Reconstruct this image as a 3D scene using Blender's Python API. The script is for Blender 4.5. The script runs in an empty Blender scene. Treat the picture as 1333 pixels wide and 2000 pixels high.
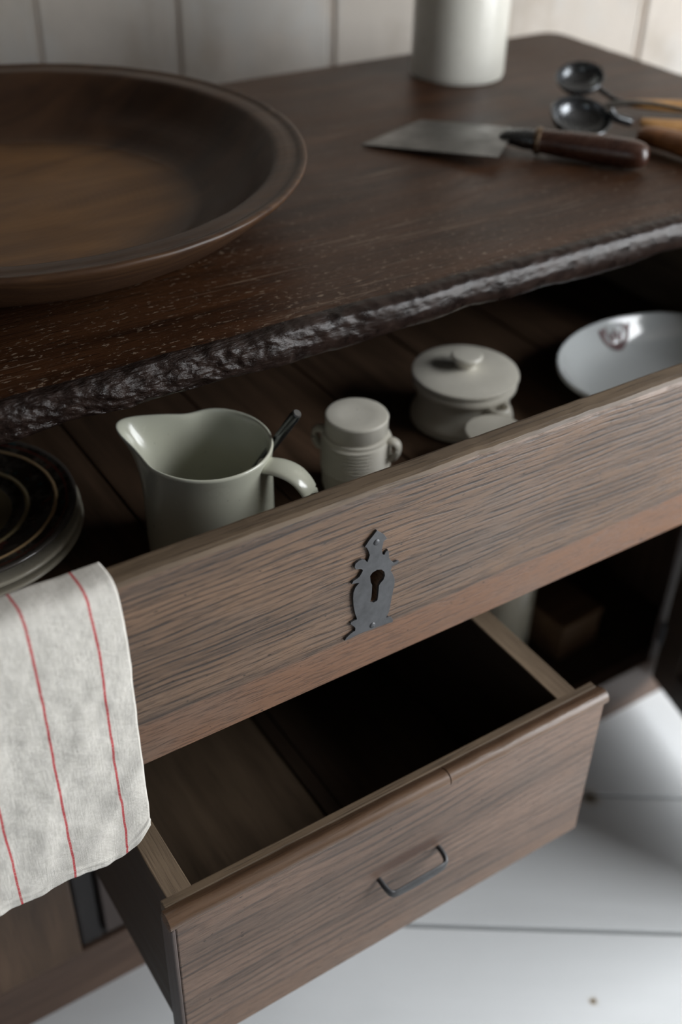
import bpy, bmesh, math, random
from mathutils import Vector, Matrix, noise
random.seed(7)
PI = math.pi
scene = bpy.context.scene

# ------------------------------------------------------------------ camera
ROOM = math.radians(-34.0)                       # the room is turned against the sideboard
RS = Vector((math.cos(ROOM), math.sin(ROOM), 0)) # along the back wall
RT = Vector((-math.sin(ROOM), math.cos(ROOM), 0))
cam_d = bpy.data.cameras.new('camera'); cam = bpy.data.objects.new('camera', cam_d)
scene.collection.objects.link(cam); scene.camera = cam
yaw, pitch, roll = 0.5904, 0.6434, 0.0286
f_ = Vector((math.sin(yaw)*math.cos(pitch), math.cos(yaw)*math.cos(pitch), -math.sin(pitch)))
r0 = Vector((math.cos(yaw), -math.sin(yaw), 0)); u0 = r0.cross(f_)
r_ = r0*math.cos(roll) + u0*math.sin(roll); u_ = -r0*math.sin(roll) + u0*math.cos(roll)
CAM = Vector((0, -0.7904, 1.3234))
cam.matrix_world = Matrix(((r_.x, u_.x, -f_.x, CAM.x), (r_.y, u_.y, -f_.y, CAM.y), (r_.z, u_.z, -f_.z, CAM.z), (0, 0, 0, 1)))
cam_d.sensor_fit = 'VERTICAL'; cam_d.sensor_height = 36; cam_d.sensor_width = 24
cam_d.lens = 2199.13/2000*36
cam_d.clip_start = 0.02
cam_d.dof.use_dof = True
cam_d.dof.focus_distance = (Vector((0.40, -0.20, 0.70)) - CAM).dot(f_)
cam_d.dof.aperture_fstop = 2.6

# ------------------------------------------------------------------ light
w = bpy.data.worlds.new('world'); scene.world = w; w.use_nodes = True
wn = w.node_tree.nodes; wl = w.node_tree.links
sky = wn.new('ShaderNodeTexSky'); sky.sky_type = 'NISHITA'; sky.sun_disc = False
sky.sun_elevation = math.radians(35); sky.sun_rotation = math.radians(200)
wl.new(sky.outputs[0], wn['Background'].inputs['Color']); wn['Background'].inputs['Strength'].default_value = 0.15

def area(name, s, t, z, sx, sz, rot, power, col):
    l = bpy.data.lights.new(name, 'AREA'); l.shape = 'RECTANGLE'; l.size = sx; l.size_y = sz
    l.energy = power; l.color = col
    o = bpy.data.objects.new(name, l); scene.collection.objects.link(o)
    o.location = RS*s + RT*t + Vector((0, 0, z))
    o.rotation_euler = (PI/2, 0, ROOM + rot)
    return o
# daylight standing in the two window openings of the room
area('window_daylight', 2.235, 0.10, 1.22, 1.20, 1.85, PI/2, 84, (0.97, 0.985, 1.0))
area('window_daylight_front', -0.6, -2.635, 1.45, 1.30, 1.30, PI, 22, (0.97, 0.985, 1.0))

scene.view_settings.view_transform = 'Standard'; scene.view_settings.look = 'None'
scene.view_settings.gamma = 1; scene.view_settings.use_curve_mapping = False
scene.view_settings.exposure = 0.12

# ------------------------------------------------------------------ helpers
def link(o, parent=None):
    scene.collection.objects.link(o)
    if parent: o.parent = parent
    return o
def thing(name, label, cat, loc=(0, 0, 0), rotz=0, group=None):
    o = bpy.data.objects.new(name, None); o.empty_display_size = 0.05
    o.location = loc; o.rotation_euler = (0, 0, rotz); link(o)
    o['label'] = label; o['category'] = cat
    if group: o['group'] = group
    return o
FLAT = set()
def obj(name, bm, mat, parent=None, smooth=True, label=None, auto=35):
    me = bpy.data.meshes.new(name)
    bmesh.ops.recalc_face_normals(bm, faces=bm.faces[:])
    if id(bm) in FLAT: FLAT.discard(id(bm)); smooth = False
    if smooth:
        lim = math.radians(auto)
        for e in bm.edges:
            if len(e.link_faces) == 2 and e.calc_face_angle(0) > lim: e.smooth = False
        for f in bm.faces: f.smooth = True
    bm.to_mesh(me); bm.free()
    o = bpy.data.objects.new(name, me)
    if mat: me.materials.append(mat)
    if label: o['label'] = label
    return link(o, parent)
def box(bm, x0, x1, y0, y1, z0, z1, bev=0.0015, seg=2, rot=None):
    r = bmesh.ops.create_cube(bm, size=1)
    vs = r['verts']
    m = Matrix.Translation(((x0+x1)/2, (y0+y1)/2, (z0+z1)/2)) @ Matrix.Diagonal((x1-x0, y1-y0, z1-z0, 1))
    if rot: m = rot @ m
    bmesh.ops.transform(bm, matrix=m, verts=vs)
    if bev:
        es = list({e for v in vs for e in v.link_edges})
        bmesh.ops.bevel(bm, geom=es, offset=bev, segments=seg, profile=0.5, affect='EDGES', clamp_overlap=True)
    return bm
def boxm(*a, **k):
    bm = bmesh.new(); box(bm, *a, **k); FLAT.add(id(bm)); return bm
def smooth_profile(p, n=4):
    out = []
    for i in range(len(p)-1):
        p0 = p[max(i-1, 0)]; p1 = p[i]; p2 = p[i+1]; p3 = p[min(i+2, len(p)-1)]
        for k in range(n):
            t = k/n
            out.append(tuple(0.5*((2*p1[j]) + (-p0[j]+p2[j])*t + (2*p0[j]-5*p1[j]+4*p2[j]-p3[j])*t*t + (-p0[j]+3*p1[j]-3*p2[j]+p3[j])*t**3) for j in range(len(p1))))
    out.append(tuple(p[-1])); return out
def lathe(prof, seg=72, sx=1, sy=1, fn=None, bm=None, close=False):
    """prof: (r,z) list; r=0 ends become poles"""
    bm = bm or bmesh.new(); rings = []
    for r, z in prof:
        if abs(r) < 1e-6: rings.append([bm.verts.new((0, 0, z))]); continue
        ring = []
        for i in range(seg):
            a = 2*PI*i/seg; p = Vector((r*math.cos(a)*sx, r*math.sin(a)*sy, z))
            if fn: p = fn(p, a, r, z)
            ring.append(bm.verts.new(p))
        rings.append(ring)
    if close: rings.append(rings[0])
    for a, b in zip(rings, rings[1:]):
        for i in range(seg):
            j = (i+1) % seg
            if len(a) == 1 and len(b) == 1: break
            if len(a) == 1: bm.faces.new((a[0], b[i], b[j]))
            elif len(b) == 1: bm.faces.new((a[i], b[0], a[j]))
            else: bm.faces.new((a[i], a[j], b[j], b[i]))
    return bm
def tube(pts, rad, seg=12, bm=None, flat=None, up=None, cap=True):
    """swept tube; rad a number, list, or list of (a,b) half-axes"""
    bm = bm or bmesh.new(); pts = [Vector(p) for p in pts]; n = len(pts); rings = []
    up = Vector(up) if up else Vector((0, 0, 1))
    for i, p in enumerate(pts):
        t = (pts[min(i+1, n-1)] - pts[max(i-1, 0)]).normalized()
        s = t.cross(up)
        if s.length < 1e-3: s = t.cross(Vector((1, 0, 0)))
        s.normalize(); v = s.cross(t).normalized()
        rr = rad[i] if isinstance(rad, list) else rad
        a, b = rr if isinstance(rr, (list, tuple)) else (rr, rr)
        rings.append([bm.verts.new(p + s*(a*math.cos(2*PI*k/seg)) + v*(b*math.sin(2*PI*k/seg))) for k in range(seg)])
    for a, b in zip(rings, rings[1:]):
        for k in range(seg):
            j = (k+1) % seg; bm.faces.new((a[k], a[j], b[j], b[k]))
    if cap:
        bm.faces.new(rings[0][::-1]); bm.faces.new(rings[-1])
    return bm
def prism(pts2, d0, d1, to3, bm=None):
    """pts2 outline -> prism between depths d0, d1 by to3(u,v,d)"""
    bm = bm or bmesh.new()
    A = [bm.verts.new(to3(u, v, d0)) for u, v in pts2]; B = [bm.verts.new(to3(u, v, d1)) for u, v in pts2]
    n = len(pts2)
    bm.faces.new(A); bm.faces.new(B[::-1])
    for i in range(n): bm.faces.new((A[i], B[i], B[(i+1) % n], A[(i+1) % n]))
    return bm
def solid_ball(bm, c, r, sz=1, seg=16):
    q = bmesh.ops.create_uvsphere(bm, u_segments=seg, v_segments=seg//2+2, radius=r)
    bmesh.ops.transform(bm, matrix=Matrix.Translation(c) @ Matrix.Diagonal((1, 1, sz, 1)), verts=q['verts']); return bm

# ------------------------------------------------------------------ materials
class NT:
    def __init__(s, name):
        s.m = bpy.data.materials.new(name); s.m.use_nodes = True
        s.t = s.m.node_tree; s.n = s.t.nodes; s.l = s.t.links; s.b = s.n['Principled BSDF']
    def node(s, ty, **k):
        n = s.n.new(ty)
        for a, v in k.items(): setattr(n, a, v)
        return n
    def put(s, v, sock):
        if v is None: return
        if hasattr(v, 'bl_rna') or isinstance(v, bpy.types.NodeSocket): s.l.new(v, sock)
        else: sock.default_value = v
    def coord(s, rnd=True, uv=False):
        tc = s.node('ShaderNodeTexCoord'); o = tc.outputs['UV' if uv else 'Object']
        if not rnd: return o
        oi = s.node('ShaderNodeObjectInfo'); mul = s.math('MULTIPLY', oi.outputs['Random'], 37.0)
        v = s.node('ShaderNodeVectorMath', operation='ADD'); s.l.new(o, v.inputs[0]); s.l.new(mul, v.inputs[1]); return v.outputs[0]
    def math(s, op, a, b=None, c=None, clamp=False):
        n = s.node('ShaderNodeMath', operation=op); n.use_clamp = clamp
        s.put(a, n.inputs[0]); s.put(b, n.inputs[1])
        if c is not None: s.put(c, n.inputs[2])
        return n.outputs[0]
    def map(s, vec, scale, rot=(0, 0, 0), loc=(0, 0, 0)):
        n = s.node('ShaderNodeMapping'); s.l.new(vec, n.inputs[0]); n.inputs['Scale'].default_value = scale
        n.inputs['Rotation'].default_value = rot; n.inputs['Location'].default_value = loc; return n.outputs[0]
    def noise(s, vec, scale=1, detail=4, rough=0.55, dist=0):
        n = s.node('ShaderNodeTexNoise'); s.l.new(vec, n.inputs['Vector']); n.inputs['Scale'].default_value = scale
        n.inputs['Detail'].default_value = detail; n.inputs['Roughness'].default_value = rough; n.inputs['Distortion'].default_value = dist
        return n.outputs['Fac']
    def ramp(s, fac, lo, hi, a=0.0, b=1.0):
        n = s.node('ShaderNodeMapRange'); n.clamp = True; s.put(fac, n.inputs[0])
        n.inputs[1].default_value = lo; n.inputs[2].default_value = hi; n.inputs[3].default_value = a; n.inputs[4].default_value = b
        return n.outputs[0]
    def mix(s, f, a, b, mode='MIX'):
        n = s.node('ShaderNodeMix', data_type='RGBA', blend_type=mode)
        s.put(f, n.inputs[0])
        for v, k in ((a, 6), (b, 7)):
            if isinstance(v, tuple): v = (*v[:3], 1)
            s.put(v, n.inputs[k])
        return n.outputs[2]
    def sep(s, vec):
        n = s.node('ShaderNodeSeparateXYZ'); s.l.new(vec, n.inputs[0]); return n.outputs
    def bump(s, h, strength=0.3, dist=0.001, nrm=None):
        n = s.node('ShaderNodeBump'); s.l.new(h, n.inputs['Height']); n.inputs['Strength'].default_value = strength
        n.inputs['Distance'].default_value = dist
        if nrm: s.l.new(nrm, n.inputs['Normal'])
        return n.outputs[0]
    def out(s, col=None, rough=None, nrm=None, **k):
        if isinstance(col, tuple): col = (*col[:3], 1)
        s.put(col, s.b.inputs['Base Color']); s.put(rough, s.b.inputs['Roughness'])
        if nrm: s.l.new(nrm, s.b.inputs['Normal'])
        for a, v in k.items(): s.put(v, s.b.inputs[a.replace('_', ' ')])
        return s.m
def ax(axis, lng, crs):
    v = [crs]*3; v['xyz'.index(axis)] = lng; return tuple(v)

def wood(name, dark, light, pore, axis='x', rough=0.5, pore_amt=0.5, scale=1.0, blotch=0.35, bumpd=0.0006, rough_var=0.15, spec=0.35, streak=True):
    t = NT(name); c = t.coord()
    warp = t.noise(t.map(c, ax(axis, 2*scale, 9*scale)), 1, 2)
    v = t.node('ShaderNodeVectorMath', operation='SCALE'); wv = t.node('ShaderNodeCombineXYZ')
    for i in range(3): t.l.new(warp, wv.inputs[i])
    t.l.new(wv.outputs[0], v.inputs[0]); v.inputs['Scale'].default_value = 0.02
    v2 = t.node('ShaderNodeVectorMath', operation='ADD'); t.l.new(c, v2.inputs[0]); t.l.new(v.outputs[0], v2.inputs[1]); cw = v2.outputs[0]
    n1 = t.noise(t.map(cw, ax(axis, 4*scale, 60*scale)), 1, 5, 0.6)
    n2 = t.noise(t.map(cw, ax(axis, 18*scale, 420*scale)), 1, 3, 0.6)
    n3 = t.noise(t.map(c, ax(axis, 3, 7)), 1, 3)
    base = t.mix(t.ramp(n1, 0.3, 0.7), dark, light)
    base = t.mix(t.ramp(n3, 0.35, 0.65, 0, blotch), base, tuple(x*0.45 for x in dark))
    p = t.ramp(n2, 0.50, 0.68, 0, pore_amt)
    col = t.mix(p, base, pore)
    h = t.math('SUBTRACT', t.math('MULTIPLY', n1, 0.6), t.math('MULTIPLY', p, 0.8))
    r = t.math('ADD', t.ramp(n1, 0.3, 0.7, -rough_var/2, rough_var/2), rough)
    return t.out(col, r, t.bump(h, 0.6, bumpd), Specular_IOR_Level=spec)

def front_wood(name, ztop, zbot, light, dark, line, plain, period=0.006, grime=None):
    """plain-sawn ash/oak drawer face: dark open-grain lines along x, plain red sapwood band near the bottom"""
    t = NT(name); c = t.coord(rnd=False); x, y, z = t.sep(c)
    warp = t.noise(t.map(c, (2.2, 5, 9)), 1, 3, 0.5)
    zz = t.math('ADD', z, t.math('MULTIPLY', warp, 0.05))
    fine = t.noise(t.map(c, (9, 40, 60)), 1, 2)
    zz = t.math('ADD', zz, t.math('MULTIPLY', fine, 0.003))
    wav = t.math('SINE', t.math('MULTIPLY', zz, 2*PI/period))
    wav2 = t.math('SINE', t.math('MULTIPLY', zz, 2*PI/(period*2.7)))
    brk = t.noise(t.map(c, (15, 60, 190)), 1, 3, 0.6)
    big = t.noise(t.map(c, (3.5, 10, 22)), 1, 3)
    pores = t.noise(t.map(c, (55, 300, 950)), 1, 2, 0.6)
    ln = t.math('MULTIPLY', t.ramp(wav, 0.15, 0.85), t.ramp(brk, 0.40, 0.56, 0.08, 1.0))
    ln = t.math('MAXIMUM', ln, t.math('MULTIPLY', t.ramp(wav2, 0.5, 1.0), t.ramp(big, 0.45, 0.6, 0, .55)))
    # plain band: follows a wandering growth line above the lower edge
    edge = t.math('SUBTRACT', zz, zbot + 0.025 + 0.045)
    msk = t.ramp(edge, 0.0, 0.0025)
    bl_ = t.ramp(t.math('ABSOLUTE', t.math('SUBTRACT', edge, 0.004)), 0.0, 0.005, 0.8, 0)
    ln = t.math('MULTIPLY', ln, t.ramp(msk, 0, 1, 0.18, 1))
    ln = t.math('MULTIPLY', ln, t.ramp(big, 0.3, 0.55, 0.55, 1))
    ln = t.math('MAXIMUM', ln, t.math('MULTIPLY', bl_, t.ramp(brk, 0.3, 0.6, 0.2, 1)))
    pr = t.ramp(pores, 0.52, 0.66)
    base = t.mix(t.ramp(big, 0.35, 0.65), light, dark)
    base = t.mix(t.math('SUBTRACT', 1.0, msk), base, plain)
    haze = t.noise(t.map(c, (7, 7, 12)), 1, 4)
    base = t.mix(t.ramp(haze, 0.5, 0.75, 0, 0.5), base, (0.125, 0.098, 0.080))
    col = t.mix(t.math('MULTIPLY', ln, 0.92), base, line)
    col = t.mix(t.math('MULTIPLY', pr, 0.5), col, tuple(v*0.6 for v in line))
    if grime:
        gx, gz = grime
        e = t.math('ADD', t.math('POWER', t.math('DIVIDE', t.math('SUBTRACT', x, gx), .040), 2), t.math('POWER', t.math('DIVIDE', t.math('SUBTRACT', z, gz), .0075), 2))
        e = t.math('ADD', e, t.math('MULTIPLY', haze, 0.6))
        col = t.mix(t.ramp(e, 0.5, 2.2, 0.9, 0), col, (0.055, 0.026, 0.016))
    spk = t.noise(t.map(c, (160, 160, 260)), 1, 1)
    col = t.mix(t.ramp(spk, 0.74, 0.78, 0, 0.8), col, (0.015, 0.01, 0.008))
    h = t.math('SUBTRACT', t.math('MULTIPLY', brk, 0.3), t.math('ADD', ln, t.math('MULTIPLY', pr, 0.5)))
    return t.out(col, t.ramp(big, 0.3, 0.7, 0.42, 0.58), t.bump(h, 0.7, 0.0006), Specular_IOR_Level=0.4)

def glaze(name, col, rough=0.22, spot=(0.30, 0.28, 0.22), amt=0.12, coat=0.5):
    t = NT(name); c = t.coord()
    n = t.noise(c, 30, 4); g = t.noise(c, 420, 2); sp = t.noise(c, 260, 1)
    cc = t.mix(t.ramp(n, 0.35, 0.75, 0, amt), col, spot)
    cc = t.mix(t.ramp(sp, 0.76, 0.80, 0, 0.5), cc, (0.12, 0.1, 0.08))
    return t.out(cc, t.ramp(n, 0.3, 0.7, rough-0.04, rough+0.06), t.bump(g, 0.06, 0.0004), Coat_Weight=coat, Coat_Roughness=0.12, Specular_IOR_Level=0.45)
def metal(name, col, rough=0.4, metallic=0.8, var=0.5, scale=60):
    t = NT(name); c = t.coord(); n = t.noise(c, scale, 5, 0.6); m2 = t.noise(c, scale*8, 2)
    cc = t.mix(t.ramp(n, 0.35, 0.7, 0, var), col, tuple(v*0.35 for v in col))
    return t.out(cc, t.ramp(n, 0.3, 0.7, rough-0.08, rough+0.12), t.bump(t.math('ADD', n, t.math('MULTIPLY', m2, 0.3)), 0.25, 0.0005), Metallic=metallic)
def paint(name, col, col2, axis, rough=0.55, knots=(), worn=0.3):
    t = NT(name); c = t.coord(); c0 = t.coord(rnd=False)
    n = t.noise(t.map(c, ax(axis, 1.2, 7)), 1, 4, 0.6); g = t.noise(t.map(c, ax(axis, 6, 160)), 1, 3); b = t.noise(c, 9, 4)
    cc = t.mix(t.ramp(n, 0.35, 0.7), col, col2)
    cc = t.mix(t.ramp(b, 0.5, 0.75, 0, worn), cc, tuple(v*0.72 for v in col2))
    if axis == 'z':
        pt = t.noise(t.map(c, (6, 6, 4)), 1, 4, 0.6); cc = t.mix(t.ramp(pt, 0.50, 0.66, 0, 0.55), cc, (0.56, 0.57, 0.56))
        pt2 = t.noise(t.map(c, (9, 9, 5), (0, 0, 0), (4, 2, 1)), 1, 4, 0.6); cc = t.mix(t.ramp(pt2, 0.55, 0.72, 0, 0.6), cc, (0.40, 0.34, 0.27))
    for (kx, ky, kz, kr, kc) in knots:
        d = t.node('ShaderNodeVectorMath', operation='DISTANCE'); t.l.new(c0, d.inputs[0]); d.inputs[1].default_value = (kx, ky, kz)
        dd = t.math('ADD', d.outputs['Value'], t.math('MULTIPLY', t.math('SUBTRACT', t.noise(c0, 150, 2), 0.5), kr*1.2))
        cc = t.mix(t.ramp(dd, kr*0.7, kr*1.3, 0.95, 0), cc, kc)
        cc = t.mix(t.ramp(dd, kr*1.0, kr*2.2, 0.35, 0), cc, (0.45, 0.36, 0.24))
    return t.out(cc, rough, t.bump(t.math('ADD', g, b), 0.35, 0.001), Specular_IOR_Level=0.3)

# ---- tabletop wood: near black brown oil-darkened oak with worn pale specks
def top_wood():
    t = NT('dark_tabletop_wood'); c = t.coord(rnd=False); x, y, z = t.sep(c)
    w1 = t.noise(t.map(c, (2, 8, 8)), 1, 3)
    cw = t.node('ShaderNodeCombineXYZ'); t.l.new(x, cw.inputs[0]); t.l.new(t.math('ADD', y, t.math('MULTIPLY', w1, 0.03)), cw.inputs[1]); t.l.new(z, cw.inputs[2]); cw = cw.outputs[0]
    n1 = t.noise(t.map(cw, (3.5, 38, 38)), 1, 5, 0.6); n2 = t.noise(t.map(cw, (24, 420, 420)), 1, 3, 0.6); bl = t.noise(c, 5, 4)
    base = t.mix(t.ramp(n1, 0.3, 0.7), (0.016, 0.0062, 0.003), (0.058, 0.0235, 0.0098))
    base = t.mix(t.ramp(bl, 0.45, 0.7, 0, 0.6), base, (0.045, 0.021, 0.010))
    # pale worn flecks, denser toward the front edge
    near = t.ramp(y, -0.33, 0.0, 1, 0.0)
    fl = t.noise(t.map(cw, (110, 300, 300)), 1, 3, 0.65); cl = t.noise(t.map(cw, (6, 26, 26)), 1, 2)
    thr = t.math('ADD', fl, t.math('ADD', t.math('MULTIPLY', near, 0.045), t.math('MULTIPLY', cl, 0.10)))
    fk = t.ramp(t.math('SUBTRACT', thr, t.ramp(x, .45-.55, .9-.55, 0, .025)), 0.688, 0.728)
    sc = t.noise(t.map(cw, (7, 330, 330)), 1, 2, 0.5); cl2 = t.noise(t.map(c, (4, 16, 16)), 1, 2)
    sk = t.math('MULTIPLY', t.ramp(sc, 0.63, 0.67), t.ramp(cl2, 0.48, 0.6))
    fk = t.math('MAXIMUM', fk, t.math('MULTIPLY', sk, 0.7))
    col = t.mix(t.math('MULTIPLY', fk, 0.62), base, (0.24, 0.18, 0.13))
    col = t.mix(t.ramp(n2, 0.56, 0.68, 0, 0.6), col, (0.006, 0.004, 0.003))
    h = t.math('SUBTRACT', t.math('MULTIPLY', n1, 0.8), t.math('ADD', t.math('MULTIPLY', t.ramp(n2, 0.5, 0.7), 0.5), t.math('MULTIPLY', fk, -0.4)))
    return t.out(col, t.ramp(bl, 0.3, 0.7, 0.34, 0.48), t.bump(h, 0.6, 0.0008), Specular_IOR_Level=0.20)
M = {}
M['top'] = top_wood()
t = NT('rough_live_edge_wood'); c = t.coord(rnd=False)
n1 = t.noise(c, 60, 5, 0.65); n2 = t.noise(t.map(c, (110, 420, 260), (0, 0, 0.5)), 1, 4, 0.6); n3 = t.noise(t.map(c, (30, 160, 160)), 1, 3)
M['edge'] = t.out(t.mix(t.ramp(n1, 0.35, 0.7), (0.007, 0.0042, 0.0035), (0.022, 0.013, 0.010)), t.ramp(n1, 0.3, 0.7, 0.24, 0.38),
                  t.bump(t.math('MULTIPLY', t.math('ADD', t.math('MULTIPLY', n2, 0.8), n3), t.ramp(t.sep(c)[0], 0.34-.55, 0.56-.55, 1.0, 0.10)), 0.95, 0.003), Specular_IOR_Level=0.2)
M['front1'] = front_wood('upper_drawer_face_wood', .798, .601, (0.155, 0.094, 0.058), (0.098, 0.061, 0.039), (0.024, 0.020, 0.019), (0.150, 0.078, 0.045))
M['front2'] = front_wood('lower_drawer_face_wood', .505, .27, (0.172, 0.110, 0.078), (0.122, 0.081, 0.060), (0.062, 0.046, 0.038), (0.155, 0.098, 0.068), 0.011, (.4325-.55, .4145))
M['bead'] = wood('drawer_bead_wood', (0.085, 0.048, 0.028), (0.155, 0.092, 0.055), (0.045, 0.028, 0.018), 'x', 0.30, 0.35, spec=0.5)
M['endrail'] = wood('drawer_side_edge_wood', (0.12, 0.085, 0.055), (0.215, 0.155, 0.10), (0.06, 0.04, 0.028), 'y', 0.6, 0.4)
M['rimw'] = wood('worn_drawer_rim_wood', (0.085, 0.058, 0.036), (0.17, 0.12, 0.075), (0.03, 0.02, 0.013), 'x', 0.55, 0.6)
M['inner'] = wood('drawer_inside_wood', (0.075, 0.050, 0.030), (0.135, 0.092, 0.056), (0.03, 0.02, 0.013), 'y', 0.65, 0.35)
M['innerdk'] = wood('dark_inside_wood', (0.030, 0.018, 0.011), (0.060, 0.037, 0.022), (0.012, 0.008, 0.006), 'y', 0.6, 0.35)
M['carc'] = wood('carcass_wood', (0.060, 0.035, 0.023), (0.120, 0.072, 0.047), (0.03, 0.02, 0.014), 'z', 0.45, 0.4)
M['carcx'] = wood('rail_wood', (0.080, 0.048, 0.034), (0.150, 0.095, 0.068), (0.035, 0.024, 0.018), 'x', 0.45, 0.4)
M['doorw'] = wood('brown_door_wood', (0.085, 0.052, 0.032), (0.17, 0.105, 0.066), (0.04, 0.026, 0.018), 'z', 0.4, 0.35, blotch=.6)
M['stile'] = wood('greyed_stile_wood', (0.060, 0.045, 0.040), (0.105, 0.080, 0.072), (0.03, 0.024, 0.02), 'z', 0.5, 0.35)
M['groove'] = wood('shadowed_groove_wood', (0.018, 0.016, 0.016), (0.035, 0.031, 0.031), (0.01, 0.009, 0.009), 'z', 0.5, 0.3)  # shade of the recesses put into a near-black wood colour
M['dish'] = wood('turned_dish_wood', (0.026, 0.012, 0.006), (0.095, 0.046, 0.020), (0.012, 0.006, 0.004), 'x', 0.33, 0.35, 0.5, 0.5, spec=0.5)
M['iron'] = metal('dark_iron', (0.085, 0.087, 0.092), 0.46, 0.55, 0.5)
M['blk'] = metal('black_iron', (0.10, 0.105, 0.11), 0.22, 0.85, 0.4)
M['pull'] = metal('blackened_pull_iron', (0.055, 0.056, 0.058), 0.5, 0.3, 0.5)
M['steel'] = metal('worn_steel', (0.17, 0.165, 0.155), 0.38, 0.75, 0.6, 25)
M['brass'] = metal('aged_brass', (0.17, 0.12, 0.08), 0.35, 0.9, 0.4)
M['jug'] = glaze('jug_glaze', (0.55, 0.555, 0.455), 0.22)
M['stone'] = glaze('stoneware_glaze', (0.64, 0.61, 0.53), 0.36, coat=0.15, amt=0.2)
M['crock'] = glaze('crock_glaze', (0.56, 0.55, 0.50), 0.30, coat=0.3)
M['bowl'] = glaze('bowl_glaze', (0.60, 0.63, 0.63), 0.12, amt=0.04, coat=1.0)
M['cream'] = glaze('cream_plate_glaze', (0.60, 0.56, 0.45), 0.25)
M['emblem'] = NT('emblem_print').out((0.11, 0.045, 0.045), 0.35)
M['tan'] = wood('tan_handle_wood', (0.30, 0.15, 0.05), (0.48, 0.27, 0.11), (0.16, 0.08, 0.03), 'x', 0.4, 0.3)
M['redw'] = wood('red_brown_handle_wood', (0.17, 0.065, 0.022), (0.33, 0.14, 0.05), (0.09, 0.03, 0.015), 'x', 0.35, 0.3)
M['hand'] = wood('dark_handle_wood', (0.028, 0.010, 0.006), (0.060, 0.023, 0.013), (0.03, 0.012, 0.008), 'x', 0.28, 0.3, spec=0.5)
M['boxw'] = wood('box_wood', (0.10, 0.055, 0.028), (0.20, 0.12, 0.065), (0.04, 0.02, 0.012), 'x', 0.55, 0.3)
M['wall'] = paint('limewashed_wall_boards', (0.64, 0.585, 0.525), (0.55, 0.505, 0.45), 'z', 0.6, worn=0.4)
M['wallb'] = paint('wall_backing', (0.60, 0.51, 0.43), (0.52, 0.44, 0.37), 'z', 0.7)
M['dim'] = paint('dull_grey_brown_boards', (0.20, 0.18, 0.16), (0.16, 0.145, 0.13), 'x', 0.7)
M['white'] = paint('white_paint', (0.66, 0.66, 0.64), (0.6, 0.6, 0.58), 'x', 0.5, worn=0.1)
M['floorgap'] = NT('floor_gap').out((0.16, 0.15, 0.12), 0.8)

# patterned plate: dark brown transfer; gold rings are painted ridge highlights plus pattern
t = NT('patterned_plate_glaze'); c = t.coord(rnd=False); x, y, z = t.sep(c)
rr = t.math('SQRT', t.math('ADD', t.math('MULTIPLY', x, x), t.math('MULTIPLY', y, y)))
rr = t.math('ADD', rr, t.math('MULTIPLY', t.math('SUBTRACT', t.noise(c, 60, 3), 0.5), 0.0025))
n = t.noise(c, 55, 4, 0.7); n2 = t.noise(c, 90, 2)
cc = t.mix(t.ramp(n, 0.45, 0.6), (0.020, 0.015, 0.011), (0.075, 0.065, 0.052))
cc = t.mix(t.ramp(n2, 0.64, 0.68, 0, 0.8), cc, (0.02, 0.06, 0.06))
cc = t.mix(t.ramp(t.noise(c, 70, 1), 0.66, 0.70, 0, 0.8), cc, (0.10, 0.03, 0.02))
def ring(r, wd, col, cc):
    d = t.math('ABSOLUTE', t.math('SUBTRACT', rr, r)); return t.mix(t.ramp(d, wd*0.5, wd, 1, 0), cc, col)
cc = ring(0.103, 0.0022, (0.50, 0.34, 0.18), cc); cc = ring(0.0745, 0.003, (0.33, 0.26, 0.14), cc)
cc = ring(0.114, 0.0016, (0.11, 0.03, 0.02), cc); cc = ring(0.122, 0.004, (0.10, 0.09, 0.08), cc)
cc = t.mix(t.ramp(rr, 0.058, 0.060, 1, 0), cc, (0.16, 0.125, 0.07))
M['pattern'] = t.out(cc, 0.22, None, Coat_Weight=0.6, Coat_Roughness=0.1)

# linen with red stripes, by the cloth's own UVs (metres)
t = NT('striped_linen'); uv = t.coord(rnd=False, uv=True); u, v, _ = t.sep(uv)
wob = t.math('MULTIPLY', t.math('SUBTRACT', t.noise(t.map(uv, (20, 20, 20)), 1, 2), 0.5), 0.003)
uu = t.math('ADD', u, wob)
k = t.math('FRACT', t.math('DIVIDE', t.math('SUBTRACT', uu, 0.0905-0.0465*6.5), 0.0465))
d = t.math('MULTIPLY', t.math('ABSOLUTE', t.math('SUBTRACT', k, 0.5)), 0.0465)
thr = t.noise(t.map(uv, (300, 900, 1)), 1, 1)
stripe = t.math('MULTIPLY', t.ramp(d, 0.00075, 0.0012, 1, 0), t.ramp(thr, 0.30, 0.5, 0.55, 1))
wx = t.math('SINE', t.math('MULTIPLY', u, 2*PI/0.0011)); wy = t.math('SINE', t.math('MULTIPLY', v, 2*PI/0.0011))
weave = t.math('MULTIPLY', wx, wy); slub = t.noise(t.map(uv, (900, 60, 1)), 1, 2); slub2 = t.noise(t.map(uv, (60, 900, 1)), 1, 2)
cr = t.noise(t.map(uv, (26, 20, 1), (0, 0, 0.4)), 1, 4, 0.5, 0.1); cr2 = t.noise(t.map(uv, (60, 90, 1), (0, 0, -0.5)), 1, 3, 0.5, 0.2)
base = t.mix(t.ramp(slub, 0.3, 0.7), (0.55, 0.53, 0.48), (0.64, 0.615, 0.57))
base = t.mix(t.ramp(slub2, 0.6, 0.75, 0, 0.4), base, (0.56, 0.53, 0.48))
col = t.mix(t.math('MULTIPLY', stripe, 0.9), base, (0.46, 0.018, 0.030))
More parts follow.
